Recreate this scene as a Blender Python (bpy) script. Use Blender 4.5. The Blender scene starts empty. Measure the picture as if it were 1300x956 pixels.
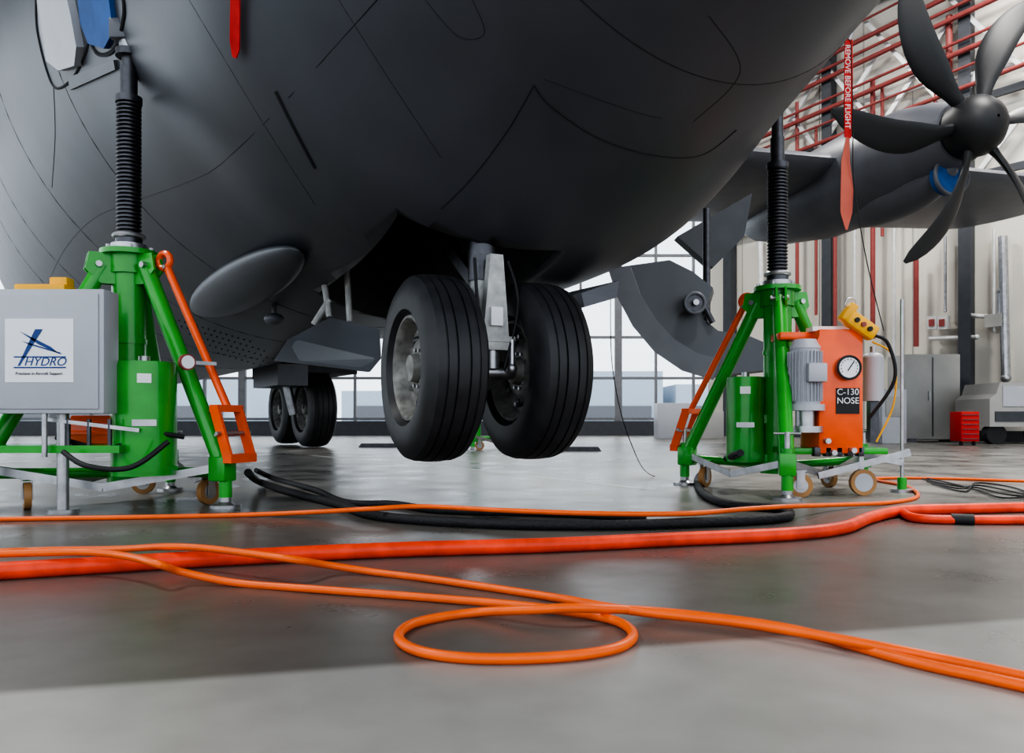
import bpy, bmesh, math, random
import numpy as np
from mathutils import Vector, Matrix
from mathutils.bvhtree import BVHTree
random.seed(3)
S=bpy.context.scene
F=1000.0; HC=0.5; CX=650.0; HY=532.0
CAM=Vector((0,0,HC))
def ray(px,py): return Vector(((px-CX)/F,1.0,(HY-py)/F))
def at(px,py,d): return CAM+ray(px,py)*d
def fl(px,py,z=0.0):
    r=ray(px,py); t=(z-HC)/r.z; return CAM+r*t
# ---------------- materials
def mat(name,col,rough=0.5,metal=0.0,var=0.12,scale=6.0,bump=0.0,coat=0.0,stretch=None):
    m=bpy.data.materials.new(name); m.use_nodes=True; nt=m.node_tree; b=nt.nodes['Principled BSDF']
    tc=nt.nodes.new('ShaderNodeTexCoord'); n=nt.nodes.new('ShaderNodeTexNoise'); n.inputs['Scale'].default_value=scale; n.inputs['Detail'].default_value=6
    if stretch:
        mp=nt.nodes.new('ShaderNodeMapping'); mp.inputs['Scale'].default_value=stretch
        nt.links.new(tc.outputs['Object'],mp.inputs[0]); nt.links.new(mp.outputs[0],n.inputs['Vector'])
    else: nt.links.new(tc.outputs['Object'],n.inputs['Vector'])
    r=nt.nodes.new('ShaderNodeValToRGB'); e=r.color_ramp.elements
    e[0].position=0.3; e[1].position=0.7
    e[0].color=tuple(c*(1-var) for c in col)+(1,); e[1].color=tuple(min(1,c*(1+var)) for c in col)+(1,)
    nt.links.new(n.outputs['Fac'],r.inputs['Fac']); nt.links.new(r.outputs['Color'],b.inputs['Base Color'])
    b.inputs['Roughness'].default_value=rough; b.inputs['Metallic'].default_value=metal
    b.inputs['Coat Weight'].default_value=coat
    if bump>0:
        bp=nt.nodes.new('ShaderNodeBump'); bp.inputs['Strength'].default_value=bump; bp.inputs['Distance'].default_value=0.01
        nt.links.new(n.outputs['Fac'],bp.inputs['Height']); nt.links.new(bp.outputs['Normal'],b.inputs['Normal'])
    return m
M_GREEN=mat('green_paint',(0.02,0.33,0.022),0.33,0,0.1,8,coat=0.3)
M_ORG=mat('orange_paint',(0.88,0.10,0.008),0.35,0,0.08,8,coat=0.3)
M_STEEL=mat('zinc_steel',(0.42,0.42,0.44),0.38,0.9,0.2,12)
M_DSTEEL=mat('dark_steel',(0.09,0.09,0.10),0.38,0.8,0.2,20)
M_LGREY=mat('light_grey_enamel',(0.42,0.43,0.47),0.4,0,0.04,5)
M_WHITE=mat('white_label',(0.8,0.8,0.82),0.5,0,0.02,5)
M_BLACK=mat('black_rubber',(0.015,0.015,0.017),0.6,0,0.3,10)
M_TYRE=mat('tyre_rubber',(0.024,0.024,0.027),0.5,0,0.3,9,0.05)
M_RIM=mat('wheel_rim_paint',(0.22,0.215,0.20),0.5,0.2,0.45,14)
M_HULL=mat('grey_aircraft_paint',(0.074,0.079,0.092),0.38,0,0.16,1.6,stretch=(1,1,0.35))
M_HULL2=mat('grey_aircraft_paint_mid',(0.12,0.125,0.145),0.42,0,0.10,3)
M_SEAM=mat('panel_seam',(0.015,0.015,0.018),0.6)
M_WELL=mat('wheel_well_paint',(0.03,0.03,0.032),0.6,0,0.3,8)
M_GEAR=mat('gear_leg_white',(0.42,0.42,0.41),0.45,0.1,0.25,18)
M_BLADE=mat('propeller_composite',(0.018,0.0185,0.021),0.5,0,0.1,4)
M_BLUE=mat('blue_cover',(0.01,0.08,0.28),0.6,0,0.3,5)
M_RED=mat('red_fabric',(0.60,0.02,0.015),0.7,0,0.15,20)
M_REDP=mat('red_pipe_paint',(0.26,0.055,0.05),0.5)
M_YEL=mat('yellow_plastic',(0.85,0.42,0.01),0.4)
M_CABLE=mat('orange_cable_sheath',(0.86,0.13,0.010),0.42,0,0.08,12)
M_HOSE=mat('red_orange_hose_sheath',(0.82,0.055,0.012),0.5,0,0.25,10)
M_BH=mat('black_hose_sheath',(0.012,0.012,0.015),0.65,0,0.3,60,0.6)
M_CREAM=mat('cream_wall_panel',(0.64,0.61,0.55),0.8,0,0.05,0.6)
M_FRAME=mat('window_frame_dark',(0.16,0.165,0.18),0.5)
M_COL=mat('dark_column_paint',(0.05,0.055,0.065),0.5)
M_PIPEW=mat('white_pipe',(0.65,0.65,0.65),0.4,0.3)
M_CEIL=mat('ceiling_sheet',(0.35,0.35,0.36),0.7)
M_CAB=mat('cabinet_enamel',(0.36,0.355,0.34),0.5,0,0.06,3)
M_NAVY=mat('logo_navy',(0.01,0.05,0.22),0.5)
M_BRN=mat('wood_wheel_brown',(0.35,0.18,0.07),0.5)
M_LINE=mat('worn_floor_paint',(0.5,0.5,0.48),0.4,0,0.25,14)
def floor_mat():
    m=bpy.data.materials.new('sealed_concrete'); m.use_nodes=True; nt=m.node_tree; b=nt.nodes['Principled BSDF']; L=nt.links.new
    tc=nt.nodes.new('ShaderNodeTexCoord')
    def noise(sc,det=8):
        n=nt.nodes.new('ShaderNodeTexNoise'); n.inputs['Scale'].default_value=sc; n.inputs['Detail'].default_value=det
        L(tc.outputs['Object'],n.inputs['Vector']); return n
    n1=noise(0.7); n2=noise(9); n3=noise(2.2)
    r=nt.nodes.new('ShaderNodeValToRGB'); e=r.color_ramp.elements
    e[0].position=0.30;e[0].color=(0.100,0.091,0.081,1); e[1].position=0.72;e[1].color=(0.155,0.142,0.128,1)
    mx=nt.nodes.new('ShaderNodeMath'); mx.operation='ADD'; m2=nt.nodes.new('ShaderNodeMath'); m2.operation='MULTIPLY'; m2.inputs[1].default_value=0.35
    m3=nt.nodes.new('ShaderNodeMath'); m3.operation='MULTIPLY'; m3.inputs[1].default_value=0.65
    L(n2.outputs['Fac'],m2.inputs[0]); L(n1.outputs['Fac'],m3.inputs[0]); L(m2.outputs[0],mx.inputs[0]); L(m3.outputs[0],mx.inputs[1]); L(mx.outputs[0],r.inputs['Fac'])
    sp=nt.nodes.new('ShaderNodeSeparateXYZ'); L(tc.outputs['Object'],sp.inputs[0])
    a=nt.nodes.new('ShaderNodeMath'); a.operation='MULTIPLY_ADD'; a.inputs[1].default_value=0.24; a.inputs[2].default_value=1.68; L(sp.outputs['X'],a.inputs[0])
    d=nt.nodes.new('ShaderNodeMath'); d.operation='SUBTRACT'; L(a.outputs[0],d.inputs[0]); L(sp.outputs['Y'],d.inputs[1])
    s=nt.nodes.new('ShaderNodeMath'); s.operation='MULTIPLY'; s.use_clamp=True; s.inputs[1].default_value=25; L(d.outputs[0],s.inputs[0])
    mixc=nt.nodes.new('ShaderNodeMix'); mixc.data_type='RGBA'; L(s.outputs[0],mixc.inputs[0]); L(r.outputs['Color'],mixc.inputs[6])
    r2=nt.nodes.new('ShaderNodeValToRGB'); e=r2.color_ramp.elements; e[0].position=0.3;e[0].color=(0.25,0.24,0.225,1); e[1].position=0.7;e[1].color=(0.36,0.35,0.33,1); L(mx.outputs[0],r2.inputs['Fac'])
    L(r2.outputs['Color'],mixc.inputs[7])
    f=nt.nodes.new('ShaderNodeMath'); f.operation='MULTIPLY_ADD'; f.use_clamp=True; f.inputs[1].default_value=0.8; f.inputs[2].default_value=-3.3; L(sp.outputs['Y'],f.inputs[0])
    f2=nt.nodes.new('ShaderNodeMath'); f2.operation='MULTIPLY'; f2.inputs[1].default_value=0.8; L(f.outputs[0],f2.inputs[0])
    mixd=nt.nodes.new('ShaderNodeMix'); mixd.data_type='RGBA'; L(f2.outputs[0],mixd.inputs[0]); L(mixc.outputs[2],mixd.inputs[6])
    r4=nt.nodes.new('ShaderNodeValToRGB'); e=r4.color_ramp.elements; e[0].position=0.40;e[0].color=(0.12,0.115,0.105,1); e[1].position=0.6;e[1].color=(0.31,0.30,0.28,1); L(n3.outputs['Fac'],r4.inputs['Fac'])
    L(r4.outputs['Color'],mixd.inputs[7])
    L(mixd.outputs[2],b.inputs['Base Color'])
    r3=nt.nodes.new('ShaderNodeMapRange'); r3.inputs[1].default_value=0.3;r3.inputs[2].default_value=0.7;r3.inputs[3].default_value=0.24;r3.inputs[4].default_value=0.42; L(n3.outputs['Fac'],r3.inputs[0]); L(r3.outputs[0],b.inputs['Roughness'])
    bp=nt.nodes.new('ShaderNodeBump'); bp.inputs['Strength'].default_value=0.12; bp.inputs['Distance'].default_value=0.004; L(n2.outputs['Fac'],bp.inputs['Height']); L(bp.outputs[0],b.inputs['Normal'])
    b.inputs['Specular IOR Level'].default_value=0.5
    return m
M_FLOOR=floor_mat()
# ---------------- mesh builder
class MB:
    def __init__(s): s.bm=bmesh.new(); s.mats=[]
    def mi(s,m):
        if m not in s.mats: s.mats.append(m)
        return s.mats.index(m)
    def ring(s,c,ax,r,n,ref=None):
        ax=ax.normalized()
        u=ax.orthogonal().normalized() if ref is None else (ref-ax*ref.dot(ax)).normalized()
        v=ax.cross(u)
        return [s.bm.verts.new(c+(u*math.cos(2*math.pi*i/n)+v*math.sin(2*math.pi*i/n))*r) for i in range(n)]
    def bridge(s,a,b,mi):
        n=len(a)
        for i in range(n):
            f=s.bm.faces.new((a[i],a[(i+1)%n],b[(i+1)%n],b[i])); f.material_index=mi; f.smooth=True
    def cap(s,a,mi,flip=False):
        f=s.bm.faces.new(a[::-1] if flip else a); f.material_index=mi
    def tube(s,p1,p2,r1,m,r2=None,n=16,caps=True):
        p1=Vector(p1);p2=Vector(p2); r2=r1 if r2 is None else r2; mi=s.mi(m); ax=p2-p1; ref=ax.orthogonal()
        a=s.ring(p1,ax,r1,n,ref); b=s.ring(p2,ax,r2,n,ref); s.bridge(a,b,mi)
        if caps: s.cap(a,mi,True); s.cap(b,mi)
    def lathe(s,o,ax,prof,n=48):
        o=Vector(o); ax=Vector(ax).normalized(); ref=ax.orthogonal(); prev=None
        for k,(x,r,m) in enumerate(prof):
            rg=s.ring(o+ax*x,ax,max(r,1e-4),n,ref)
            if prev is not None: s.bridge(prev,rg,s.mi(m))
            prev=rg
    def path(s,pts,r,m,n=10):
        pts=[Vector(p) for p in pts]; mi=s.mi(m); prev=None; ref=None
        for i,p in enumerate(pts):
            t=(pts[min(i+1,len(pts)-1)]-pts[max(i-1,0)]).normalized()
            if ref is None: ref=t.orthogonal()
            ref=(ref-t*ref.dot(t)).normalized()
            rg=s.ring(p,t,r,n,ref)
            if prev is None: s.cap(rg,mi,True)
            else: s.bridge(prev,rg,mi)
            prev=rg
        s.cap(prev,mi)
    def torus(s,c,ax,R,r,m,n=28,k=10):
        c=Vector(c);ax=Vector(ax).normalized();u=ax.orthogonal().normalized();v=ax.cross(u);mi=s.mi(m); rings=[]
        for i in range(n):
            th=2*math.pi*i/n; d=u*math.cos(th)+v*math.sin(th)
            rings.append([s.bm.verts.new(c+d*(R+r*math.cos(2*math.pi*j/k))+ax*r*math.sin(2*math.pi*j/k)) for j in range(k)])
        for i in range(n): s.bridge(rings[i],rings[(i+1)%n],mi)
    def box(s,c,size,m,rot=0.0,R=None,bev=0.0):
        c=Vector(c); mi=s.mi(m); Rm=R if R is not None else Matrix.Rotation(rot,3,'Z')
        hx,hy,hz=[q/2 for q in size]
        vs=[s.bm.verts.new(c+Rm@Vector((x,y,z))) for x in(-hx,hx) for y in(-hy,hy) for z in(-hz,hz)]
        fs=[]
        for q in ((0,1,3,2),(4,6,7,5),(0,4,5,1),(2,3,7,6),(0,2,6,4),(1,5,7,3)):
            f=s.bm.faces.new([vs[i] for i in q]); f.material_index=mi; fs.append(f)
        if bev>0:
            es=list({e for f in fs for e in f.edges})
            bmesh.ops.bevel(s.bm,geom=es,offset=bev,segments=2,affect='EDGES',profile=0.5,material=-1)
    def bar(s,p1,p2,w,h,m,up=Vector((0,0,1))):
        p1=Vector(p1);p2=Vector(p2); d=(p2-p1); L=d.length; d.normalize(); x=d; y=up.cross(x); 
        if y.length<1e-4: y=Vector((1,0,0)).cross(x)
        y.normalize(); z=x.cross(y); R=Matrix((x,y,z)).transposed()
        s.box((p1+p2)/2,(L,w,h),m,R=R)
    def poly(s,pts,ext,m):
        ext=Vector(ext); mi=s.mi(m)
        a=[s.bm.verts.new(Vector(p)) for p in pts]; b=[s.bm.verts.new(Vector(p)+ext) for p in pts]
        n=len(a)
        s.bm.faces.new(a).material_index=mi; s.bm.faces.new(b[::-1]).material_index=mi
        for i in range(n):
            s.bm.faces.new((a[i],b[i],b[(i+1)%n],a[(i+1)%n])).material_index=mi
    def ell(s,c,R,rad,m,n=32,k=16):
        c=Vector(c); mi=s.mi(m); prev=None
        for j in range(k+1):
            th=math.pi*j/k; rr=max(math.sin(th),1e-3)
            rg=[s.bm.verts.new(c+R@Vector((rad[0]*math.cos(th),rad[1]*rr*math.cos(2*math.pi*i/n),rad[2]*rr*math.sin(2*math.pi*i/n)))) for i in range(n)]
            if prev: s.bridge(prev,rg,mi)
            prev=rg
    def make(s,name,parent=None,loc=(0,0,0),ang=32):
        bm=s.bm; bmesh.ops.recalc_face_normals(bm,faces=bm.faces[:])
        for e in bm.edges:
            if len(e.link_faces)==2 and e.calc_face_angle(0)>math.radians(ang): e.smooth=False
        for f in bm.faces: f.smooth=True
        me=bpy.data.meshes.new(name); bm.to_mesh(me); bm.free()
        for m in s.mats: me.materials.append(m)
        o=bpy.data.objects.new(name,me); S.collection.objects.link(o); o.location=loc
        if parent: o.parent=parent
        return o
def empty(name,loc=(0,0,0)):
    o=bpy.data.objects.new(name,None); S.collection.objects.link(o); o.location=loc; return o
def text(name,body,size,loc,m,parent=None,rot=(math.pi/2,0,0),align='CENTER',shear=0):
    c=bpy.data.curves.new(name,'FONT'); c.body=body; c.size=size; c.extrude=0.0008; c.align_x=align; c.align_y='CENTER'; c.shear=shear; c.materials.append(m)
    o=bpy.data.objects.new(name,c); S.collection.objects.link(o); o.location=loc; o.rotation_euler=rot
    if parent:
        o.parent=parent; o.matrix_parent_inverse=Matrix.Translation(-parent.location)
    return o
def catmull(P,n=8):
    P=[Vector(p) for p in P]; out=[]
    for i in range(len(P)-1):
        p0=P[max(i-1,0)];p1=P[i];p2=P[i+1];p3=P[min(i+2,len(P)-1)]
        for k in range(n):
            t=k/n; out.append(0.5*((2*p1)+(-p0+p2)*t+(2*p0-5*p1+4*p2-p3)*t*t+(-p0+3*p1-3*p2+p3)*t**3))
    out.append(P[-1]); return out
def cable(name,pix,r,m,world=None,parent=None):
    pts=[]
    for q in pix:
        if len(q)==3 and isinstance(q,Vector): pts.append(q)
        else:
            lift=q[2] if len(q)>2 else 0
            p=fl(q[0],q[1],r+lift); pts.append(p)
    b=MB(); b.path(catmull(pts),r,m,n=12); return b.make(name,parent)
Z=Vector((0,0,1))
# ---------------- ROOM
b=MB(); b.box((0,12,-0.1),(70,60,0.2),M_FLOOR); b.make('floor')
b=MB(); p1=fl(395,578);p2=fl(600,596);p3=fl(830,622)
for a_,c_ in ((p1,p2),(p2,p3)):
    b.bar(a_,c_,0.07,0.002,M_LINE)
b.make('floor_marking')
b=MB(); b.box((0,120,-0.35),(400,300,0.2),mat('apron_concrete',(0.4,0.4,0.4),0.9)); b.make('apron_ground')
b=MB(); 
for x,w_,h_ in ((-60,40,7),(-15,22,5),(14,18,8),(40,30,6)):
    b.box((x,130,h_/2-.2),(w_,20,h_),mat('distant_facade',(0.45,0.52,0.6),0.8)); b.box((x,119.8,1.5),(w_*.8,.3,2),M_FRAME)
b.make('airfield_building')
b=MB(); YB=24
b.box((-10,YB+0.1,0.22),(32,0.3,0.44),M_COL)
b.box((-10,YB+0.1,10.6),(32,0.3,4.8),M_CEIL)
b.make('wall_back')
b=MB()
for i in range(28):
    x=-25.5+i*1.15
    w=0.22 if i%5==0 else 0.07
    b.box((x,YB+0.1,4.3),(w,0.14,7.8),M_FRAME)
for z in (0.5,1.75,3.0,4.25,5.5,6.75,8.0):
    b.box((-10,YB+0.1,z),(32,0.10,0.08),M_FRAME)
b.make('window_1')
WC=Vector((6,24,0)); WD=Vector((0.581,-0.814,0)).normalized(); WN=Vector((-WD.y,WD.x,0)); WN=WN if WN.y>0 else -WN
wang=math.atan2(WD.y,WD.x)
def wp(px,py,off=0.1):
    r=ray(px,py); t=(WN.dot(WC-Vector((0,0,0)))-off)/(WN.x*r.x+WN.y*r.y); return CAM+r*t
b=MB(); L=27
b.box(WC+WD*(L/2)+WN*0.15+Vector((0,0,6.5)),(L,0.3,13),M_CREAM,rot=wang)
b.make('wall_right')
b=MB()
for u in np.arange(0,L,1.25):
    b.box(WC+WD*u-WN*0.005+Vector((0,0,6.5)),(0.02,0.02,13),M_CAB,rot=wang)
b.box(WC+WD*(L/2)-WN*0.03+Vector((0,0,0.12)),(L,0.06,0.24),M_COL,rot=wang)
b.make('baseboard_right')
b=MB()
for u in (1.0,4.2,7.6,12,17):
    b.box(WC+WD*u-WN*0.2+Vector((0,0,6.5)),(0.12,0.36,13),M_COL,rot=wang); b.box(WC+WD*u-WN*0.38+Vector((0,0,6.5)),(0.26,0.05,13),M_COL,rot=wang)
for z in (5.9,7.6,10.9):
    b.box(WC+WD*(L/2)-WN*0.25+Vector((0,0,z)),(L,0.1,0.16),M_COL,rot=wang)
for u in (2.5,4.2,5.8,7.6,9.5):
    b.bar(WC+WD*(u-1.6)-WN*0.3+Vector((0,0,6)),WC+WD*(u+1.4)-WN*0.3+Vector((0,0,9.5)),0.08,0.11,M_PIPEW)
    b.bar(WC+WD*(u-1.0)-WN*0.35+Vector((0,0,11)),WC+WD*(u+1.4)-WN*0.35+Vector((0,0,7.6)),0.08,0.09,M_PIPEW)
b.make('trim_1')
b=MB()
for k,(z,r_,dz) in enumerate(((7.7,.05,.8),(8.15,.03,.8),(8.5,.06,.9),(8.75,.035,.9),(9.3,.06,1.0),(9.55,.04,1.0),(9.85,.06,1.0),(10.3,.03,1))):
    b.tube(WC+WD*1+WN*-0.5+Vector((0,0,z-dz*.3)),WC+WD*26-WN*0.5+Vector((0,0,z+dz*1.6)),r_,M_REDP,n=10)
for px,y1,y2,r in ((1012,130,480,.05),(1060,250,470,.05),(1108,100,430,.06),(1120,110,300,.04),(1163,330,440,.06),(1188,60,260,.05),(1036,160,400,.04),(1205,20,120,.07)):
    a=wp(px,y1,0.35); c=wp(px,y2,0.35); b.tube(a,c,r,M_REDP,n=10)
b.make('red_sprinkler_pipes')
b=MB()
def elbow(pts,r,m): 
    ps=[wp(*q,0.25) for q in pts]
    for i in range(len(ps)-1):
        b.tube(ps[i],ps[i+1],r,m,n=10); b.ell(ps[i+1],Matrix.Identity(3),(r*1.15,)*3,m,n=12,k=8)
elbow([(1226,250),(1226,400),(1252,402)],.05,M_PIPEW)
elbow([(1273,300),(1277,480)],.09,M_STEEL)
elbow([(1262,290),(1262,420)],.03,M_PIPEW)
elbow([(1085,270),(1085,430)],.04,M_PIPEW)
elbow([(965,300),(967,390)],.07,M_PIPEW)
elbow([(1135,250),(1135,470)],.04,M_PIPEW)
elbow([(1180,430),(1240,428)],.05,M_PIPEW)
elbow([(1200,300),(1200,395)],.03,M_STEEL)
elbow([(1048,180),(1048,440)],.04,M_STEEL)
elbow([(1270,405),(1270,370)],.07,M_STEEL)
elbow([(1110,190),(1300,150)],.06,M_STEEL)
elbow([(1090,130),(1300,78)],.05,M_PIPEW)
b.make('service_pipes')
b=MB()
for px,py in ((1185,410),(1198,410)):
    c=wp(px,py,0.3); b.box(c,(0.22,0.15,0.3),M_PIPEW,rot=wang); b.box(c-WN*0.09,(0.12,0.03,0.16),M_REDP,rot=wang)
c=wp(1262,407,0.3); b.box(c,(0.35,0.12,0.28),M_CAB,rot=wang)
b.make('electrical_outlet_boxes')
b=MB(); b.box((-4,12,13.1),(50,40,0.2),M_CEIL); b.make('ceiling')
b=MB()
for y in (6,11,16,21):
    b.box((-4,y,12.6),(50,0.25,0.3),M_COL); b.box((-4,y,11.4),(50,0.2,0.2),M_COL)
    for x in range(-27,20,3):
        b.bar((x,y,11.4),(x+1.5,y,12.6),0.1,0.1,M_COL); b.bar((x+1.5,y,12.6),(x+3,y,11.4),0.1,0.1,M_COL)
b.make('roof_trusses')

# ---------------- AIRCRAFT
AC=empty('transport_aircraft')
TH=math.radians(-32)
A=Vector((math.sin(TH),math.cos(TH),0)); Rr=Vector((math.cos(TH),-math.sin(TH),0))
Rm=Matrix((A,Rr,Z)).transposed()
G=Vector((-0.15,4.45,0)); R0=0.36
def cr(xs,ys,x):
    i=int(np.clip(np.searchsorted(xs,x)-1,0,len(xs)-2))
    def m(j):
        if j<=0: return (ys[1]-ys[0])/(xs[1]-xs[0])
        if j>=len(xs)-1: return (ys[-1]-ys[-2])/(xs[-1]-xs[-2])
        return (ys[j+1]-ys[j-1])/(xs[j+1]-xs[j-1])
    h=xs[i+1]-xs[i]; t=(x-xs[i])/h
    return (2*t**3-3*t*t+1)*ys[i]+(t**3-2*t*t+t)*h*m(i)+(-2*t**3+3*t*t)*ys[i+1]+(t**3-t*t)*h*m(i+1)
SX=[-4.7,-4.3,-3.6,-2.7,-1.8,-0.8,0.0,0.65,1.3,4.0,8,15]
RX=[0.03,0.40,0.75,1.05,1.33,1.68,1.99,2.10,2.17,2.80,3.06,3.12]
ZX=[3.85,3.83,3.78,3.70,3.60,3.48,3.40,3.41,3.47,4.10,4.32,4.38]
def hp(s,ang,dr=0):
    R=max(cr(SX,RX,s),0.02)+dr; z=cr(SX,ZX,s)
    return G+A*s+Rr*(R0+R*math.sin(ang))+Z*(z-R*math.cos(ang))
b=MB(); prev=None; mi=b.mi(M_HULL); N=120
ss=list(np.linspace(-4.7,4,110))+list(np.linspace(4.2,15,40))
for s in ss:
    rg=[b.bm.verts.new(hp(s,2*math.pi*i/N)) for i in range(N)]
    if prev: b.bridge(prev,rg,mi)
    else: b.cap(rg,mi)
    prev=rg
b.cap(prev,mi)
hull=b.make('fuselage')
def mkbvh():
    bt=bmesh.new(); bt.from_mesh(hull.data); v=BVHTree.FromBMesh(bt); bt.free(); return v
BVH=mkbvh()
def hit(px,py,off=0.004):
    d=ray(px,py).normalized(); h=BVH.ray_cast(CAM,d)
    if h[0] is None: return None
    n=h[1] if h[1].dot(d)<0 else -h[1]
    return h[0]+n*off, n
q1=hit(506,272)[0]; q2=hit(706,318)[0]; q4=hit(405,372)[0]
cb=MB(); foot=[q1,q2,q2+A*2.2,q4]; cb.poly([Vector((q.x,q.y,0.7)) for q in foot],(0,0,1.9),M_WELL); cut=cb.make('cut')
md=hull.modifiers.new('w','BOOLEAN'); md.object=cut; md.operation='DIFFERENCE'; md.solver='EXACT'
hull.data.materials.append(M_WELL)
dg=bpy.context.evaluated_depsgraph_get(); me=bpy.data.meshes.new_from_object(hull.evaluated_get(dg)); hull.modifiers.clear(); hull.data=me
bpy.data.objects.remove(cut); hull.parent=AC
BVH=mkbvh()
def seam(name,pix,r=0.006,m=M_SEAM):
    P=catmull([Vector((p[0],p[1],0)) for p in pix],10); pts=[hit(p.x,p.y,0.0) for p in P]; pts=[p[0] for p in pts if p]
    if len(pts)>2:
        b=MB(); b.path(pts,r,m,n=6); b.make(name,AC)
seam('panel_seam_1',[(350,116),(372,160),(400,213)],0.011)
seam('panel_seam_2',[(678,108),(645,165),(600,225),(560,265)],0.003)
seam('panel_seam_3',[(678,108),(700,135),(760,175),(830,197),(890,197),(935,165)],0.004)
seam('panel_seam_4',[(540,0),(582,46),(615,42),(600,0)],0.002)
seam('panel_seam_5',[(68,110),(70,170),(66,238)],0.003)
seam('panel_seam_6',[(900,20),(940,90),(880,155)],0.002)
seam('panel_seam_8',[(690,100),(800,140),(840,150)],0.002)
seam('panel_seam_9',[(240,0),(330,150),(400,260)],0.0015)
seam('panel_seam_10',[(430,0),(500,110),(560,200)],0.0015)
# ring frames around the fuselage (real circumferential skin joints)
for i,s_ in enumerate((-2.6,-1.3,2.6,4.4,6.4,8.4)):
    b=MB(); b.path([hp(s_,math.radians(a),0.0) for a in range(-110,80,4)],0.0025,M_SEAM,n=6); b.make('skin_joint_%d'%(i+1),AC)
b=MB(); b.path([hp(s_,math.radians(-48),0.0) for s_ in np.linspace(-2.6,10,50)],0.0022,M_SEAM,n=6); b.make('skin_joint_7',AC)
b=MB()
for row in range(5):
    for k in range(16):
        h=hit(205+row*18+k*7.5,400+row*12+k*2.2,0.002)
        if h: b.ell(h[0],Matrix.Identity(3),(0.010,)*3,M_SEAM,n=6,k=4)
b.make('belly_rivets',AC)

def wheel(mb,c,ax,R,w,flip=1):
    ax=Vector(ax).normalized()*flip
    T=M_TYRE; h=w/2
    prof=[(-h*0.6,R*.55,T),(-h*.95,R*.62,T),(-h*1.0,R*.75,T),(-h*.92,R*.88,T),(-h*.75,R*.965,T)]
    for g in (-.5,-.2,.2,.5):
        prof+=[(h*g-.006,R*(1-.02*g*g*2),T),(h*g-.004,R*.975,T),(h*g+.004,R*.975,T),(h*g+.006,R*(1-.02*g*g*2),T)]
    prof+=[(h*.75,R*.965,T),(h*.92,R*.88,T),(h*1.0,R*.75,T),(h*.95,R*.62,T),(h*.72,R*.565,T)]
    K=M_RIM
    prof+=[(h*.78,R*.56,K),(h*.80,R*.53,K),(h*.70,R*.50,K),(h*.30,R*.46,K),(h*.22,R*.38,K),(h*.42,R*.30,K),(h*.46,R*.24,K),(h*.46,R*.16,K),(h*.72,R*.14,K),(h*.76,R*.05,K),(h*.76,0,K)]
    mb.lathe(c,ax,prof,64)
    mb.lathe(c,-ax,[(h*.6,R*.56,K),(h*.65,R*.53,K),(h*.3,R*.45,K),(h*.25,R*.2,K),(h*.5,R*.17,K),(h*.5,0,K)],48)
    u=ax.orthogonal().normalized(); v=ax.cross(u)
    for i in range(10):
        d=u*math.cos(i*math.pi/5)+v*math.sin(i*math.pi/5)
        mb.tube(c+d*R*.41+ax*h*.2,c+d*R*.41+ax*h*.36,.014,M_STEEL,n=8)
        mb.tube(c+d*R*.2+ax*h*.4,c+d*R*.2+ax*h*.52,.010,M_STEEL,n=8)
    for i in range(5):
        th=i*math.pi*.4+.3; d=u*math.cos(th)+v*math.sin(th); mb.ell(c+d*R*.35+ax*h*.27,Matrix.Identity(3),(.028,)*3,M_DSTEEL,n=10,k=6)
THW=math.radians(-25); XW=Vector((math.cos(THW),-math.sin(THW),0)); FW=Vector((-math.sin(THW),-math.cos(THW),0))
wl=at(547,468,4.32); wr=wl+XW*0.61; mid=(wl+wr)/2
b=MB(); wheel(b,wl,XW,0.51,0.34,-1); b.make('nose_wheel_1',AC)
b=MB(); wheel(b,wr,XW,0.51,0.34,-1); b.make('nose_wheel_2',AC)
b=MB()
b.tube(wl,wr,0.05,M_STEEL)
b.tube(mid,mid+Z*0.5,0.07,M_GEAR,n=24); b.tube(mid+Z*.5,mid+Z*1.3,0.08,M_DSTEEL,n=24)
b.ell(mid,Matrix.Identity(3),(0.11,0.11,0.12),M_STEEL)
f0=mid+FW*0.13
b.poly([f0+XW*-.085+Z*.10,f0+XW*.085+Z*.10,f0+XW*.07+Z*.30,f0+XW*.045+Z*.62,f0+XW*-.03+Z*.62,f0+XW*-.06+Z*.30],FW*0.06,M_GEAR)
b.box(f0+FW*.04+Z*.16,(0.05,0.23,0.03),M_GEAR,R=Matrix((FW,XW,Z)).transposed())
b.box(f0+FW*.07+Z*.28,(0.02,0.07,0.10),M_WHITE,R=Matrix((FW,XW,Z)).transposed())
for q in (-.1,.1): b.tube(f0+XW*q+FW*.05+Z*.16,f0+XW*q+FW*.05+Z*.02,.02,M_STEEL,n=10); b.ell(f0+XW*q+FW*.05,Matrix.Identity(3),(.032,)*3,M_STEEL,n=12,k=8)
b.tube(f0+XW*-.13+Z*-.02,f0+XW*.13+Z*-.02,.03,M_STEEL)
b.tube(f0+Z*.0,f0+Z*.14,.045,M_STEEL)
b.bar(mid+Z*.45,mid+Z*1.2+A*.9,0.07,0.07,M_DSTEEL)
b.path(catmull([f0+XW*.1+Z*.6,f0+XW*.14+Z*.35+FW*.05,f0+XW*.05+Z*.0+FW*.06]),.009,M_BLACK)
b.path(catmull([f0+XW*-.1+Z*.6,f0+XW*-.11+Z*.35+FW*.07,f0+XW*-.05+Z*.05+FW*.03]),.009,M_BLACK)
b.make('nose_gear_strut',AC)
b=MB()
P=[at(350,458,5.6),at(368,430,5.7),at(420,403,5.6),at(482,418,5.2),at(484,455,5.2),at(470,472,5.3)]
b.poly(P,A*0.05,M_HULL)
for p,q in (((412,362),(418,402)),((440,338),(444,408)),((418,380),(398,412))):
    b.tube(at(*p,5.5),at(*q,5.5),.022,M_GEAR,n=8)
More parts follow.
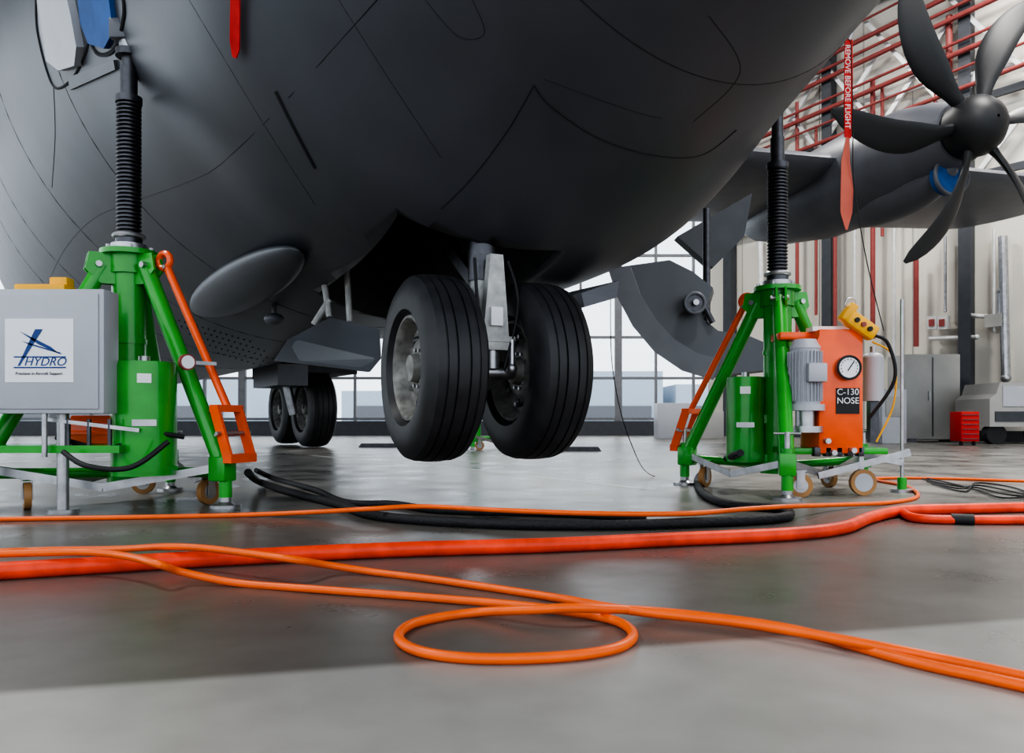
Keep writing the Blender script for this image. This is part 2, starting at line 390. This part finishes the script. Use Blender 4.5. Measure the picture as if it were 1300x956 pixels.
b.make('nose_gear_door_aft',AC)
b=MB()
b.poly([at(738,372,4.75),at(786,356,4.9),at(783,378,4.9),at(742,390,4.75)],A*0.5,M_HULL2)
b.make('nose_gear_door_side',AC)
h=hit(300,366); fc=h[0]; fn=h[1]
fR=Matrix((A,A.cross(fn).normalized(),(A.cross(fn)).cross(A).normalized())).transposed()
b=MB(); b.ell(fc,fR,(1.7,0.22,0.10),M_HULL); b.make('belly_fairing',AC)
b=MB(); p=at(348,405,6.5); b.ell(p,Matrix.Identity(3),(.08,.08,.05),M_HULL2); b.tube(p,p+Z*.5,.02,M_HULL2)
b.make('drain_mast',AC)
b=MB()
mw=at(398,519,14.0); wheel(b,mw,Rr,0.68,0.5,-1); wheel(b,mw+A*1.55,Rr,0.66,0.5,-1)
b.bar(mw-Z*.0,mw+Z*.9,0.3,0.3,M_WELL); b.bar(mw+A*1.5,mw+A*1.5+Z*.9,0.3,0.3,M_WELL)
b.box(mw-Rr*.6+Z*.55,(1.6,.5,.35),M_HULL2,R=Rm); b.tube(mw-Rr*.5+Z*.5,mw-Rr*.35-Z*.1,.08,M_STEEL)
b.box(mw+A*.7+Z*.85,(2.8,1.1,.5),M_WELL,R=Rm)
b.make('main_landing_gear',AC)
b=MB()
px=[(778,340),(786,372),(805,410),(832,442),(866,466),(902,478),(972,470),(978,438),(948,425),(912,420),(893,405),(905,365),(880,345),(850,330)]
b.poly([at(x,y,8.2) for x,y in px],Vector((.1,.35,0)),M_HULL)
arc=[(772,342),(783,376),(803,414),(831,447),(865,470),(905,482)]
arc2=[(800,338),(812,372),(830,402),(855,430),(885,448),(915,456)]
b.poly([at(x,y,8.1) for x,y in arc]+[at(x,y,8.1) for x,y in arc2[::-1]],Vector((.03,.1,0)),M_HULL2)
c=at(880,386,8.1); b.tube(c,c+Vector((0,-.08,0)),.11,M_DSTEEL,n=24); b.torus(c+Vector((0,-.08,0)),(0,1,0),.1,.02,M_HULL2)
b.tube(c,c+Vector((0,-.14,0)),.03,M_STEEL)
b.tube(at(897,265,8.3),at(897,420,8.3),.04,M_DSTEEL); b.tube(at(885,370,8.15),at(905,410,8.15),.03,M_DSTEEL)
b.poly([at(860,300,9),at(955,245,9),at(945,300,9),at(905,340,9)],Vector((0,.2,0)),M_COL)
b.make('sponson_fairing',AC)
TE=math.radians(-13); A2=Vector((math.sin(TE),math.cos(TE),0)); R2=Vector((math.cos(TE),-math.sin(TE),0)); Re=Matrix((A2,R2,Z)).transposed()
PC=at(1238,160,10.8); f=-A2
b=MB()
prof=[(-.25,.38,M_BLADE),(0,.42,M_BLADE),(.16,.38,M_BLADE),(.28,.29,M_BLADE),(.36,.16,M_BLADE),(.39,.02,M_BLADE)]
b.lathe(PC,f,prof,32)
for k in range(6):
    ph=math.radians(68+60*k); rad=R2*math.cos(ph)+Z*math.sin(ph); tan=-R2*math.sin(ph)+Z*math.cos(ph)
    prev=None; mi=b.mi(M_BLADE)
    for j in range(15):
        t=j/14; rho=.25+t*1.95
        ch=[.17,.18,.21,.27,.34,.40,.43,.44,.44,.43,.41,.38,.33,.25,.08][j]
        sw=-.14*math.sin(t*math.pi)+.32*t**2.5
        pit=math.radians(48-28*t); cd=tan*math.cos(pit)-f*math.sin(pit); nd=cd.cross(rad)
        th=.05*(1-t)+.008 if j>1 else .07
        c=PC+rad*rho-tan*sw
        rg=[b.bm.verts.new(c+cd*ch*.5*math.cos(q)+nd*th*math.sin(q)) for q in [2*math.pi*i/12 for i in range(12)]]
        if prev: b.bridge(prev,rg,mi)
        prev=rg
    b.cap(prev,mi)
b.make('propeller',AC)
b=MB()
H=M_HULL2
b.lathe(PC,A2,[(.22,.05,H),(.24,.42,H),(.6,.56,H),(1.2,.70,H),(2.2,.78,H),(3.4,.78,H),(4.6,.62,H),(5.6,.35,H),(6.2,.05,H)],40)
b.ell(PC+A2*1.7-Z*.45,Re,(1.35,.42,.45),H)
b.tube(PC+A2*.40-Z*.55,PC+A2*.55-Z*.55,.26,M_BLUE,n=24); b.torus(PC+A2*.42-Z*.55,A2,.27,.03,H)
b.make('engine_nacelle',AC)
b=MB(); WO=PC+A2*2.0+Z*.15; prev=None; mi=b.mi(H)
for r_,ch,th in ((-6,4.6,.62),(-3,4.4,.55),(0,4.0,.5),(2,3.8,.46),(4.5,3.4,.40)):
    le=WO+R2*r_+A2*(r_*.03 if r_>0 else 0)
    rg=[b.bm.verts.new(le+A2*(ch*(.5-.5*math.cos(q)))+Z*(th*.55*math.sin(q)*(1.2-.6*(.5-.5*math.cos(q))))) for q in [2*math.pi*i/24 for i in range(24)]]
    if prev: b.bridge(prev,rg,mi)
    else: b.cap(rg,mi)
    prev=rg
b.cap(prev,mi); b.make('wing',AC)
def hq(name,pix,m,off=0.02,th=0.05):
    b=MB(); hs=[hit(x,y,off) for x,y in pix]; hs=[q for q in hs if q]
    if len(hs)<3: return
    n=sum((q[1] for q in hs),Vector())/len(hs); b.poly([q[0] for q in hs],n*th,m); b.make(name,AC)
hq('hatch_cover',[(56,-6),(94,-6),(100,20),(107,60),(104,84),(84,90),(68,78),(60,40)],M_LGREY,.0,.05)
hq('hatch_blue_liner',[(104,-6),(144,-6),(150,40),(138,62),(118,56),(108,30)],M_BLUE,.0,.03)
hq('hatch_recess',[(90,98),(148,76),(150,88),(92,114)],M_HULL2,.0,.02)
seam('hatch_rim',[(98,-10),(112,40),(124,68),(146,62),(158,20),(156,-10)],.014,M_SEAM)
seam('hatch_strap',[(46,0),(48,40),(60,90),(72,112),(92,100),(108,70),(116,40)],.010,M_BLACK)
seam('hatch_wire',[(46,0),(60,60),(64,70)],.006,M_BLACK)
h=hit(305,5,0.03)
b=MB(); n=h[1]
b.poly([hit(300,-10,.03)[0],hit(312,-10,.03)[0],hit(311,60,.03)[0],hit(307,72,.03)[0],hit(302,70,.03)[0],hit(299,50,.03)[0]],n*.006,M_RED); b.make('streamer_short',AC)
b=MB()
D=4.7
def ribbon(pix,m,D=D):
    prev=None; mi=b.mi(m)
    for (x,y,w,dd) in pix:
        c=at(x,y,D+dd); v=[b.bm.verts.new(c+Vector((w/2,0.01,0))),b.bm.verts.new(c+Vector((-w/2,-0.01,0))),b.bm.verts.new(c+Vector((-w/2,-0.016,0))),b.bm.verts.new(c+Vector((w/2,0.004,0)))]
        if prev: b.bridge(prev,v,mi)
        prev=v
ribbon([(1077,50,.055,0),(1077,100,.06,.02),(1076,150,.055,0),(1076,175,.05,.02)],M_RED)
ribbon([(1076,175,.03,.02),(1073,205,.06,.03),(1075,240,.085,0),(1074,270,.08,.02),(1074,292,.02,.02)],mat('faded_red_fabric',(.55,.12,.08),.7))
b.tube(at(1077,51,D),at(1083,36,D),.012,M_STEEL); b.tube(at(1083,36,D),at(1070,22,D-.05),.012,M_STEEL)
b.make('warning_streamer',AC)
text('streamer_lettering','REMOVE BEFORE FLIGHT',.045,at(1076,110,D-.03),M_WHITE,AC,rot=(math.pi/2,math.radians(90),0))
b=MB(); b.path(catmull([at(1080,50,D),at(1083,150,D),at(1084,230,D),at(1100,330,D),at(1122,420,D)]),.003,M_BLACK,n=6)
b.path(catmull([at(775,380,4.9),at(778,470,4.9),at(800,560,4.9),fl(830,605)+Z*.004,fl(900,605)+Z*.004]),.003,M_BLACK,n=6)
b.make('bonding_wire',AC)

# ---------------- JACKS
def jack(name,loc,angs,Rf,H,zthread,ztop,bars,tank,pad=True):
    b=MB(); O=Vector((0,0,0))
    b.tube((0,0,.16),(0,0,H),.095,M_GREEN,n=28)
    for zz in (.45,.95): b.tube((0,0,zz),(0,0,zz+.03),.102,M_GREEN,n=28)
    b.tube((0,0,.12),(0,0,.2),.12,M_GREEN,n=28)
    b.tube((0,0,H-.13),(0,0,H-.02),.115,M_GREEN,n=28)
    b.tube((0,0,H-.02),(0,0,H+.01),.16,M_GREEN,n=28)
    for i in range(6):
        a=i*math.pi/3; b.tube((math.cos(a)*.135,math.sin(a)*.135,H+.01),(math.cos(a)*.135,math.sin(a)*.135,H+.03),.012,M_STEEL,n=6)
    b.tube((0,0,H+.01),(0,0,H+.05),.10,M_STEEL,n=28)
    b.tube((0,0,H+.05),(0,0,H+.09),.075,M_DSTEEL,n=28); b.torus((0,0,H+.10),(0,0,1),.08,.014,M_STEEL)
    prof=[]; z=H+.08; k=0
    while z<zthread:
        prof+=[(z,.055,M_DSTEEL),(z+.008,.07,M_DSTEEL),(z+.016,.07,M_DSTEEL),(z+.022,.055,M_DSTEEL)]; z+=.024
    b.lathe(O,(0,0,1),prof,28)
    b.tube((0,0,zthread-.02),(0,0,zthread+.02),.075,M_DSTEEL,n=28)
    b.tube((0,0,zthread),(0,0,ztop),.04,M_DSTEEL,n=24)
    b.tube((0,0,zthread),(0,0,zthread+.2),.048,M_DSTEEL,n=24)
    if pad:
        b.tube((0,0,ztop-.06),(0,0,ztop-.02),.075,M_DSTEEL,n=24); b.tube((0,0,ztop-.02),(0,0,ztop+.1),.055,M_STEEL,n=24)
        b.box((.07,0,ztop-.02),(.14,.05,.05),M_STEEL); b.box((-.03,-.02,ztop+.09),(.12,.10,.12),M_HULL2,bev=.01)
    for i,a in enumerate(angs):
        d=Vector((math.cos(a),math.sin(a),0)); t=Vector((-d.y,d.x,0)); Rg=Matrix((d,t,Vector((0,0,1)))).transposed()
        top=d*.14+Z*(H-.09); ft=d*Rf
        for q in (-.03,.03): b.poly([d*.08+t*q+Z*(H-.02),d*.22+t*q+Z*(H-.02),d*.24+t*q+Z*(H-.12),d*.16+t*q+Z*(H-.2),d*.08+t*q+Z*(H-.2)],t*.014,M_GREEN)
        b.tube(d*.17+t*-.06+Z*(H-.09),d*.17+t*.06+Z*(H-.09),.018,M_STEEL,n=12)
        b.tube(top,ft*.96+Z*.26,.047,M_GREEN,n=20)
        b.tube(d*.1+Z*.18,ft*.93+Z*.2,.03,M_GREEN,n=14)
        b.box(ft*.97+Z*.22,(.12,.10,.14),M_GREEN,R=Rg,bev=.01)
        b.tube(ft+Z*.06,ft+Z*.32,.036,M_GREEN,n=18)
        b.tube(ft+Z*.02,ft+Z*.42,.017,M_STEEL,n=12); b.tube(ft+t*-.08+Z*.41,ft+t*.08+Z*.41,.008,M_STEEL,n=8)
        b.tube(ft+Z*.035,ft+Z*.06,.032,M_STEEL,n=16); b.tube(ft,ft+Z*.018,.085,M_STEEL,n=24); b.tube(ft+Z*.018,ft+Z*.04,.05,M_STEEL,r2=.025,n=24)
        a2=angs[(i+1)%3]; d2=Vector((math.cos(a2),math.sin(a2),0)); m=(d+d2)*Rf*.5
        b.bar(ft*.97+Z*.23,m+Z*.12,.012,.045,M_STEEL); b.bar(d2*Rf*.97+Z*.23,m+Z*.12,.012,.045,M_STEEL)
        w=ft*.70+t*.1
        b.lathe(w+Z*.075-d*.018,d,[(0,.0,M_BRN),(0,.045,M_STEEL),(0.0,.075,M_BRN),(.036,.075,M_BRN),(.036,.045,M_BRN),(.036,0,M_STEEL)],24)
        for q in (-.026,.026): b.box(w+d*q+Z*.11,(.006,.05,.11),M_STEEL,R=Rg)
        b.box(w+Z*.17,(.07,.07,.01),M_STEEL,R=Rg); b.bar(w+Z*.17,ft*.7+Z*.19,.04,.03,M_GREEN)
        if i in bars:
            o=t*bars[i]
            p1=d*.27+o+Z*(H-.10); p2=d*(Rf-.02)+o+Z*.56
            b.tube(p1,p2,.023,M_ORG,n=16); b.torus(p1+(p1-p2).normalized()*.045,t,.045,.02,M_ORG)
            b.tube(p1-t*.03,p1+t*.03,.012,M_STEEL,n=8)
            for w_ in (-.09,.09):
                e1=d*(Rf-.03)+o+t*w_+Z*.56; e2=d*(Rf+.07)+o+t*w_+Z*.28
                b.bar(e1,e2,.018,.06,M_ORG)
            b.bar(d*(Rf-.03)+o+t*-.1+Z*.56,d*(Rf-.03)+o+t*.1+Z*.56,.06,.04,M_ORG)
            b.bar(d*(Rf+.07)+o+t*-.1+Z*.28,d*(Rf+.07)+o+t*.1+Z*.28,.06,.05,M_ORG)
            b.tube(d*(Rf+.02)+o+t*-.13+Z*.42,d*(Rf+.02)+o+t*.13+Z*.42,.012,M_STEEL,n=8)
    if tank:
        tp=Vector(tank[:3]); tr=tank[3]; th=tank[4]
        b.tube(tp,tp+Z*th,tr,M_GREEN,n=36); b.tube(tp+Z*th,tp+Z*(th+.015),tr*.96,M_GREEN,n=36); b.tube(tp+Z*(th+.01),tp+Z*(th+.05),.03,M_STEEL,n=14)
        b.tube(tp+Z*.02,tp+Z*.05,tr*1.03,M_GREEN,n=36)
        dd=(Vector((-loc[0],-loc[1],0))-Vector((tp.x,tp.y,0))).normalized(); tt=Vector((-dd.y,dd.x,0)); Rg=Matrix((dd,tt,Z)).transposed()
        b.box(tp+dd*(tr+.001)+Z*(th-.08),(.008,.07,.05),M_WHITE,R=Rg); b.box(tp+dd*(tr+.001)+Z*(th-.32),(.008,.12,.035),M_STEEL,R=Rg)
        b.bar(Vector((0,0,.5)),tp+Z*.3,.1,.06,M_GREEN); b.bar(Vector((0,0,.2)),tp+Z*.05,.1,.06,M_GREEN)
    return b
LJ=Vector((-2.31,4.75,0))
E1=empty('aircraft_tripod_jack',LJ)
lj=jack('l',LJ,[math.radians(-24),math.radians(-144),math.radians(96)],.76,1.50,2.42,2.74,{0:.04},(.26,-.36,.19,.17,.61))
j1=lj.make('tripod',E1)
b=MB()
c=at(236,460,4.35)-LJ; b.tube(c,c+Vector((.02,-.02,0)),.045,M_REDP,n=24); b.tube(c+Vector((.02,-.02,0)),c+Vector((.022,-.022,0)),.036,M_WHITE,n=24); b.bar(c,c+Vector((.12,.12,.0)),.02,.02,M_STEEL)
b.make('tag',E1)
b=MB()
W=.9; Hh=.65; DP=.16
bx=at(66,446,4.1)-LJ; bx=Vector((bx.x-.18,bx.y+DP/2,bx.z))
b.box(bx,(W,DP,Hh),M_LGREY,bev=.008)
b.box(bx+Vector((0,-DP/2-.005,0)),(W-.05,.01,Hh-.05),M_LGREY,bev=.003)
for q in (-.25,.18):
    b.tube((bx.x+q,bx.y+.02,0.02),(bx.x+q,bx.y+.02,bx.z-Hh/2),.03,M_STEEL); b.tube((bx.x+q,bx.y+.02,0.0),(bx.x+q,bx.y+.02,.02),.08,M_STEEL)
    b.tube((bx.x+q-.05,bx.y-.06,.3),(bx.x+q-.05,bx.y-.06,bx.z-Hh/2),.014,M_STEEL)
b.box((bx.x+.1,bx.y+.13,.34),(.8,.3,.04),M_GREEN); b.box((bx.x+.33,bx.y+.3,.44),(.4,.25,.16),M_ORG,bev=.01)
b.tube((bx.x+.12,bx.y+.2,.42),(bx.x+.5,bx.y+.2,.42),.03,M_ORG)
for q in range(3): b.tube((bx.x+.22+q*.11,bx.y-.0,.36),(bx.x+.22+q*.11,bx.y-.0,.5),.012,M_DSTEEL,n=8)
b.bar((bx.x+.1,bx.y+.0,.5),(bx.x+.6,bx.y+.0,.44),.02,.02,M_STEEL)
b.path(catmull([Vector((bx.x+.25,bx.y-.1,.33)),Vector((bx.x+.4,bx.y-.15,.26)),Vector((bx.x+.6,bx.y-.1,.25)),Vector((bx.x+.75,bx.y,.38))]),.014,M_BLACK)
b.path(catmull([Vector((bx.x+.1,bx.y+.1,.40)),Vector((bx.x+.4,bx.y+.05,.34)),Vector((bx.x+.6,bx.y+.1,.42)),Vector((bx.x+.75,bx.y+.2,.40))]),.014,M_BLACK)
b.box((bx.x-.02,bx.y+.2,bx.z+Hh/2+.03),(.28,.12,.07),M_YEL,bev=.01)
b.box((bx.x+.06,bx.y+.22,bx.z+Hh/2+.06),(.10,.08,.10),M_YEL,bev=.01)
fy=bx.y-DP/2-.012
lc=at(50,445,LJ.y+fy)-LJ; lc.y=fy
b.box(lc,(.355,.004,.33),M_WHITE)
def lp(x,z): return Vector((lc.x+x,fy-.004,lc.z+z))
for pts in ([(-.10,.10),(.06,.02),(.11,-.02),(.0,.03)],[(-.09,.05),(.11,-.01),(.12,-.02),(-.05,.03)],[(-.02,.11),(.02,.11),(-.05,.0),(-.10,-.08),(-.11,-.08)],[(-.13,-.03),(.14,-.03),(.14,-.037),(-.13,-.037)]):
    b.poly([lp(*q) for q in pts],(0,-.001,0),M_NAVY)
b.poly([lp(*q) for q in [(-.13,-.085),(.14,-.085),(.14,-.092),(-.13,-.092)]],(0,-.001,0),M_NAVY)
b.make('control_cabinet',E1)
bpy.context.view_layer.update()
text('cabinet_lettering','HYDRO',.062,LJ+lp(.03,-.06),M_NAVY,E1,shear=.3)
text('cabinet_caption','Precision in Aircraft Support',.021,LJ+lp(0,-.12),M_BLACK,E1)
RJ=Vector((1.87,5.55,0))
E2=empty('aircraft_tripod_jack.001',RJ)
rj=jack('r',RJ,[math.radians(-104),math.radians(16),math.radians(140)],.72,1.42,2.28,2.75,{2:-.05},(-.22,.02,.2,.13,.58),pad=False)
rj.make('tripod',E2)
b=MB()
def J(p): return p-RJ
b.box(J(at(1058,572,5.2))+Vector((0,.1,0)),(.62,.42,.04),M_GREEN,bev=.005)
mc=J(at(1022,490,5.1)); 
b.tube(mc+Z*-.12,mc+Z*.24,.095,M_LGREY,n=32); b.tube(mc+Z*.24,mc+Z*.30,.10,M_LGREY,r2=.07,n=32); b.tube(mc+Z*-.16,mc+Z*-.12,.12,M_LGREY,n=32); b.tube(mc+Z*-.28,mc+Z*-.16,.06,M_STEEL,n=24); b.tube(mc+Z*-.30,mc+Z*-.26,.11,M_STEEL,n=24)
for i in range(28):
    a=i*2*math.pi/28; d=Vector((math.cos(a),math.sin(a),0)); b.box(mc+d*.10+Z*.06,(.022,.005,.32),M_LGREY,rot=a)
b.box(mc+Vector((.03,-.11,.08)),(.12,.07,.12),M_LGREY,bev=.01)
oc=J(at(1068,497,5.05)); oc.y+=.17
b.box(oc,(.285,.34,.80),M_ORG,bev=.012)
b.box(oc+Vector((-.2,.05,.37)),(.3,.2,.05),M_ORG,bev=.01); b.box(oc+Vector((-.05,-.05,.41)),(.22,.12,.03),M_WHITE)
b.poly([oc+Vector((-.14,-.17,.1)),oc+Vector((-.14,-.17,.36)),oc+Vector((-.20,-.17,.2))],(0,.3,0),M_ORG)
ff=oc.y-.172
gc=J(at(1075,467,5.05)); gc.y=ff
b.tube(gc,gc+Vector((0,-.035,0)),.078,M_STEEL,n=36); b.tube(gc+Vector((0,-.035,0)),gc+Vector((0,-.037,0)),.066,M_WHITE,n=36); b.torus(gc+Vector((0,-.036,0)),(0,1,0),.072,.008,M_BLACK)
b.bar(gc+Vector((-.01,-.04,-.02)),gc+Vector((.03,-.04,.04)),.002,.006,M_BLACK)
for i in range(12):
    a=math.radians(-120+i*22); b.box(gc+Vector((math.sin(a)*.052,-.0385,math.cos(a)*.052)),(.004,.001,.01),M_BLACK)
sc=J(at(1076,509,5.05)); sc.y=ff
b.box(sc,(.15,.006,.165),M_BLACK)
for x_,y_ in ((1052,560),(1060,575),(1085,572)): 
    q=J(at(x_,y_,5.0)); b.tube(q,q+Vector((0,.08,0)),.018,M_STEEL,n=12)
yc=J(at(1092,413,5.05)); Ry=Matrix.Rotation(math.radians(35),3,'Y')
b.box(yc,(.22,.09,.10),M_YEL,R=Ry,bev=.02); b.box(yc+Ry@Vector((-.11,0,.02)),(.06,.09,.13),M_YEL,R=Ry,bev=.015)
for q in (-.05,0,.05): b.tube(yc+Ry@Vector((q,-.04,0)),yc+Ry@Vector((q,-.06,0)),.016,M_BLACK if q else M_REDP,n=12)
b.torus(yc+Ry@Vector((-.13,0,.08)),(0,1,0),.035,.006,M_STEEL)
b.path(catmull([yc+Ry@Vector((.11,0,0)),yc+Vector((.18,0,-.12)),yc+Vector((.22,0,-.35)),yc+Vector((.1,.1,-.6))]),.011,M_BLACK)
b.path(catmull([yc+Vector((.1,.05,-.1)),yc+Vector((.24,.05,-.2)),yc+Vector((.24,.05,-.5)),yc+Vector((.15,.1,-.75))]),.006,M_YEL)
cc=J(at(1108,480,5.5)); b.tube(cc+Z*-.16,cc+Z*.14,.07,M_LGREY,n=28); b.ell(cc+Z*.14,Matrix.Identity(3),(.07,.07,.04),M_LGREY); b.tube(cc+Z*.16,cc+Z*.22,.02,M_STEEL); b.bar(cc-Z*.16,cc-Z*.45,.06,.06,M_DSTEEL)
q=J(at(1145,560,5.4)); b.tube((q.x,q.y,.1),(q.x,q.y,1.32),.012,M_STEEL,n=10); b.bar((q.x,q.y,.2),(oc.x,oc.y,.3),.03,.04,M_STEEL); b.tube((q.x,q.y,0),(q.x,q.y,.1),.03,M_GREEN); b.tube((q.x,q.y,0),(q.x,q.y,.02),.075,M_STEEL)
w=J(at(1097,598,5.15)); w.z=.085
b.lathe(w,(0,1,0),[(0,0,M_LGREY),(0,.06,M_LGREY),(0,.085,M_BRN),(.04,.085,M_BRN),(.04,.06,M_LGREY),(.04,0,M_LGREY)],28); b.bar((w.x,w.y+.05,.09),(w.x,w.y+.05,.28),.03,.03,M_STEEL); b.bar((w.x-.3,w.y,.13),(w.x+.35,w.y+.1,.28),.015,.045,M_STEEL)
for k in range(5): b.box((oc.x-.15+k*.07,oc.y-.14,.29),(.04,.06,.06),M_DSTEEL,bev=.005)
b.make('hydraulic_power_pack',E2)
bpy.context.view_layer.update()
text('sign_lettering','C-130\nNOSE',.056,RJ+sc+Vector((0,-.004,.028)),M_WHITE,E2)
FJ=Vector((-.62,13.2,0)); E3=empty('aircraft_tripod_jack.002',FJ)
jack('f',FJ,[math.radians(-90),math.radians(30),math.radians(150)],.8,1.2,1.3,1.6,{},None).make('tripod',E3)
b=MB(); 
for x,y in ((735,573),(480,568)):
    p=fl(x,y); b.poly([p+Vector((-.35,0,0)),p+Vector((.35,0,0)),p+Vector((.3,0,.07)),p+Vector((-.3,0,.07))],(0,.3,0),M_DSTEEL)
b.make('drip_trays')

# ---------------- cables
cable('orange_extension_cable',[(-60,660),(0,659),(150,657),(300,654),(400,650,.02),(470,646,.055),(540,643,.055),(640,648,.055),(760,652,.055),(870,652,.055),(950,646,.055),(1000,643,.055),(1060,641,.02),(1130,638),(1165,630),(1150,617),(1110,608),(1180,607),(1340,612)],.012,M_CABLE)
cable('heavy_red_hose',[(-60,728),(0,725),(100,719),(200,713),(330,706),(500,698),(700,692),(850,685),(1000,678),(1070,670),(1105,657),(1150,648),(1220,646),(1340,643)],.028,M_HOSE)
cable('heavy_red_hose.001',[(1145,650),(1165,658),(1230,660),(1340,660)],.022,M_HOSE)
b=MB(); p=fl(1207,659,.024); q=fl(1236,660,.024); b.tube(p,q,.027,M_BLACK); b.make('hose_coupling')
cable('orange_power_cable',[(-60,700),(0,700),(60,698),(150,697,.03),(210,694,.06),(260,696,.065),(320,703,.065),(370,710,.06),(420,718,.02),(480,727),(560,737),(700,758),(800,775,.012),(950,792,.012),(1100,818,.012),(1220,842),(1360,872)],.0115,M_CABLE)
cable('orange_power_cable.001',[(-60,705,.065),(40,702,.065),(110,701,.065),(160,706,.065),(200,716,.065),(230,726,.03),(300,740),(400,748),(560,760),(680,771,.004),(770,785),(803,803),(785,822),(710,834),(600,836),(530,826),(506,808),(530,790),(600,778),(680,774,.026),(740,772,.03),(850,778,.0),(1000,798,.0),(1150,838,.0),(1250,860),(1340,880)],.0115,M_CABLE)
cable('black_hydraulic_hose',[fl(315,600,.18)]+[(330,612,.02),(380,628),(430,640),(480,655),(600,664),(750,667),(900,663),(985,658),(1003,652),(985,645),(930,641),(895,628),(885,608),(905,590,.1)]+[at(940,575,5.1)],.024,M_BH)
cable('black_hydraulic_hose.001',[fl(325,597,.1)]+[(350,608),(400,622),(440,638),(500,640),(560,648),(700,652),(820,657)],.02,M_BH)
b=MB()
for k in range(4):
    P=[fl(1165+k*6,605+k*3,.01),fl(1200+k*8,612+k*4,.01),fl(1240,622-k*3,.01),fl(1275+k*5,632-k*4,.01),fl(1330,628+k*4,.01)]
    b.path(catmull(P),.006,M_BLACK,n=8)
b.make('black_signal_cables')

# ---------------- right background equipment
b=MB(); p=at(1184,500,17); 
b.box((p.x,p.y+.4,.98),(1.2,.8,1.84),M_CAB,bev=.02); b.box((p.x,p.y-.01,.98),(.02,.02,1.7),M_DSTEEL)
for q in (-.45,.45): b.box((p.x+q,p.y+.2,.04),(.15,.5,.08),M_DSTEEL)
b.box((p.x-.08,p.y-.02,1.0),(.03,.03,.2),M_STEEL)
b.make('metal_cabinet')
b=MB(); p=at(1232,540,14.8)
b.box((p.x,p.y+.2,.36),(.34,.4,.56),M_RED,bev=.01)
for k in range(6): b.box((p.x,p.y-.01,.13+k*.09),(.30,.02,.012),M_DSTEEL)
for q in(-.12,.12): b.tube((p.x+q-.02,p.y+.1,.04),(p.x+q+.02,p.y+.1,.04),.04,M_BLACK)
b.make('red_tool_cart')
b=MB(); p=at(1292,525,15.5)
b.poly([(p.x-.55,p.y,.35),(p.x+.8,p.y,.35),(p.x+.8,p.y,1.22),(p.x-.35,p.y,1.22),(p.x-.42,p.y,1.0),(p.x-.55,p.y,.9)],(0,1.2,0),M_CAB)
b.box((p.x+.1,p.y-.01,.95),(.8,.02,.4),M_LGREY); b.box((p.x+.1,p.y-.01,.55),(1.1,.02,.2),M_COL)
for q in(-.35,.5): b.tube((p.x+q,p.y+.1,.2),(p.x+q,p.y+.3,.2),.2,M_BLACK,n=24)
b.make('ground_power_unit')
b=MB(); p=at(1128,540,16)
b.box((p.x,p.y,.55),(.5,.5,1.1),M_LGREY,bev=.02); b.box((p.x,p.y-.255,.75),(.36,.02,.4),M_CAB,bev=.005); b.make('equipment_case')
b=MB()
p=at(855,535,20); b.box((p.x,p.y,.45),(.9,.6,.9),M_LGREY,bev=.02); b.box((p.x+.9,p.y,.35),(.6,.6,.7),M_CAB,bev=.02); b.make('storage_crates')

# ---------------- lights / world
w=bpy.data.worlds.new('w'); S.world=w; w.use_nodes=True; bg=w.node_tree.nodes['Background']; bg.inputs[0].default_value=(.84,.92,1,1); bg.inputs[1].default_value=1.25
def area(name,loc,size,e,col=(1,.98,.95),rot=(0,0,0)):
    l=bpy.data.lights.new(name,'AREA'); l.energy=e; l.size=size[0]; l.shape='RECTANGLE'; l.size_y=size[1]; l.color=col
    o=bpy.data.objects.new(name,l); S.collection.objects.link(o); o.location=loc; o.rotation_euler=rot
for i,(x,y) in enumerate(((-8,4),(4,2),(8,9),(-8,13),(2,17),(10,14))):
    area('ceiling_lamp' if i==0 else 'ceiling_lamp.%03d'%i,(x,y,11.2),(1.5,1.5),450)
cd=bpy.data.cameras.new('cam'); cam=bpy.data.objects.new('camera',cd); S.collection.objects.link(cam); cam.location=CAM; cam.rotation_euler=(math.pi/2,0,0)
cd.sensor_width=36; cd.lens=36*F/1300; cd.shift_y=(HY-478)/1300; cd.clip_start=.05; cd.clip_end=500
cd.dof.use_dof=True; cd.dof.focus_distance=4.7; cd.dof.aperture_fstop=5
S.camera=cam
S.view_settings.view_transform='AgX'; S.view_settings.look='AgX - High Contrast'; S.view_settings.exposure=0.65
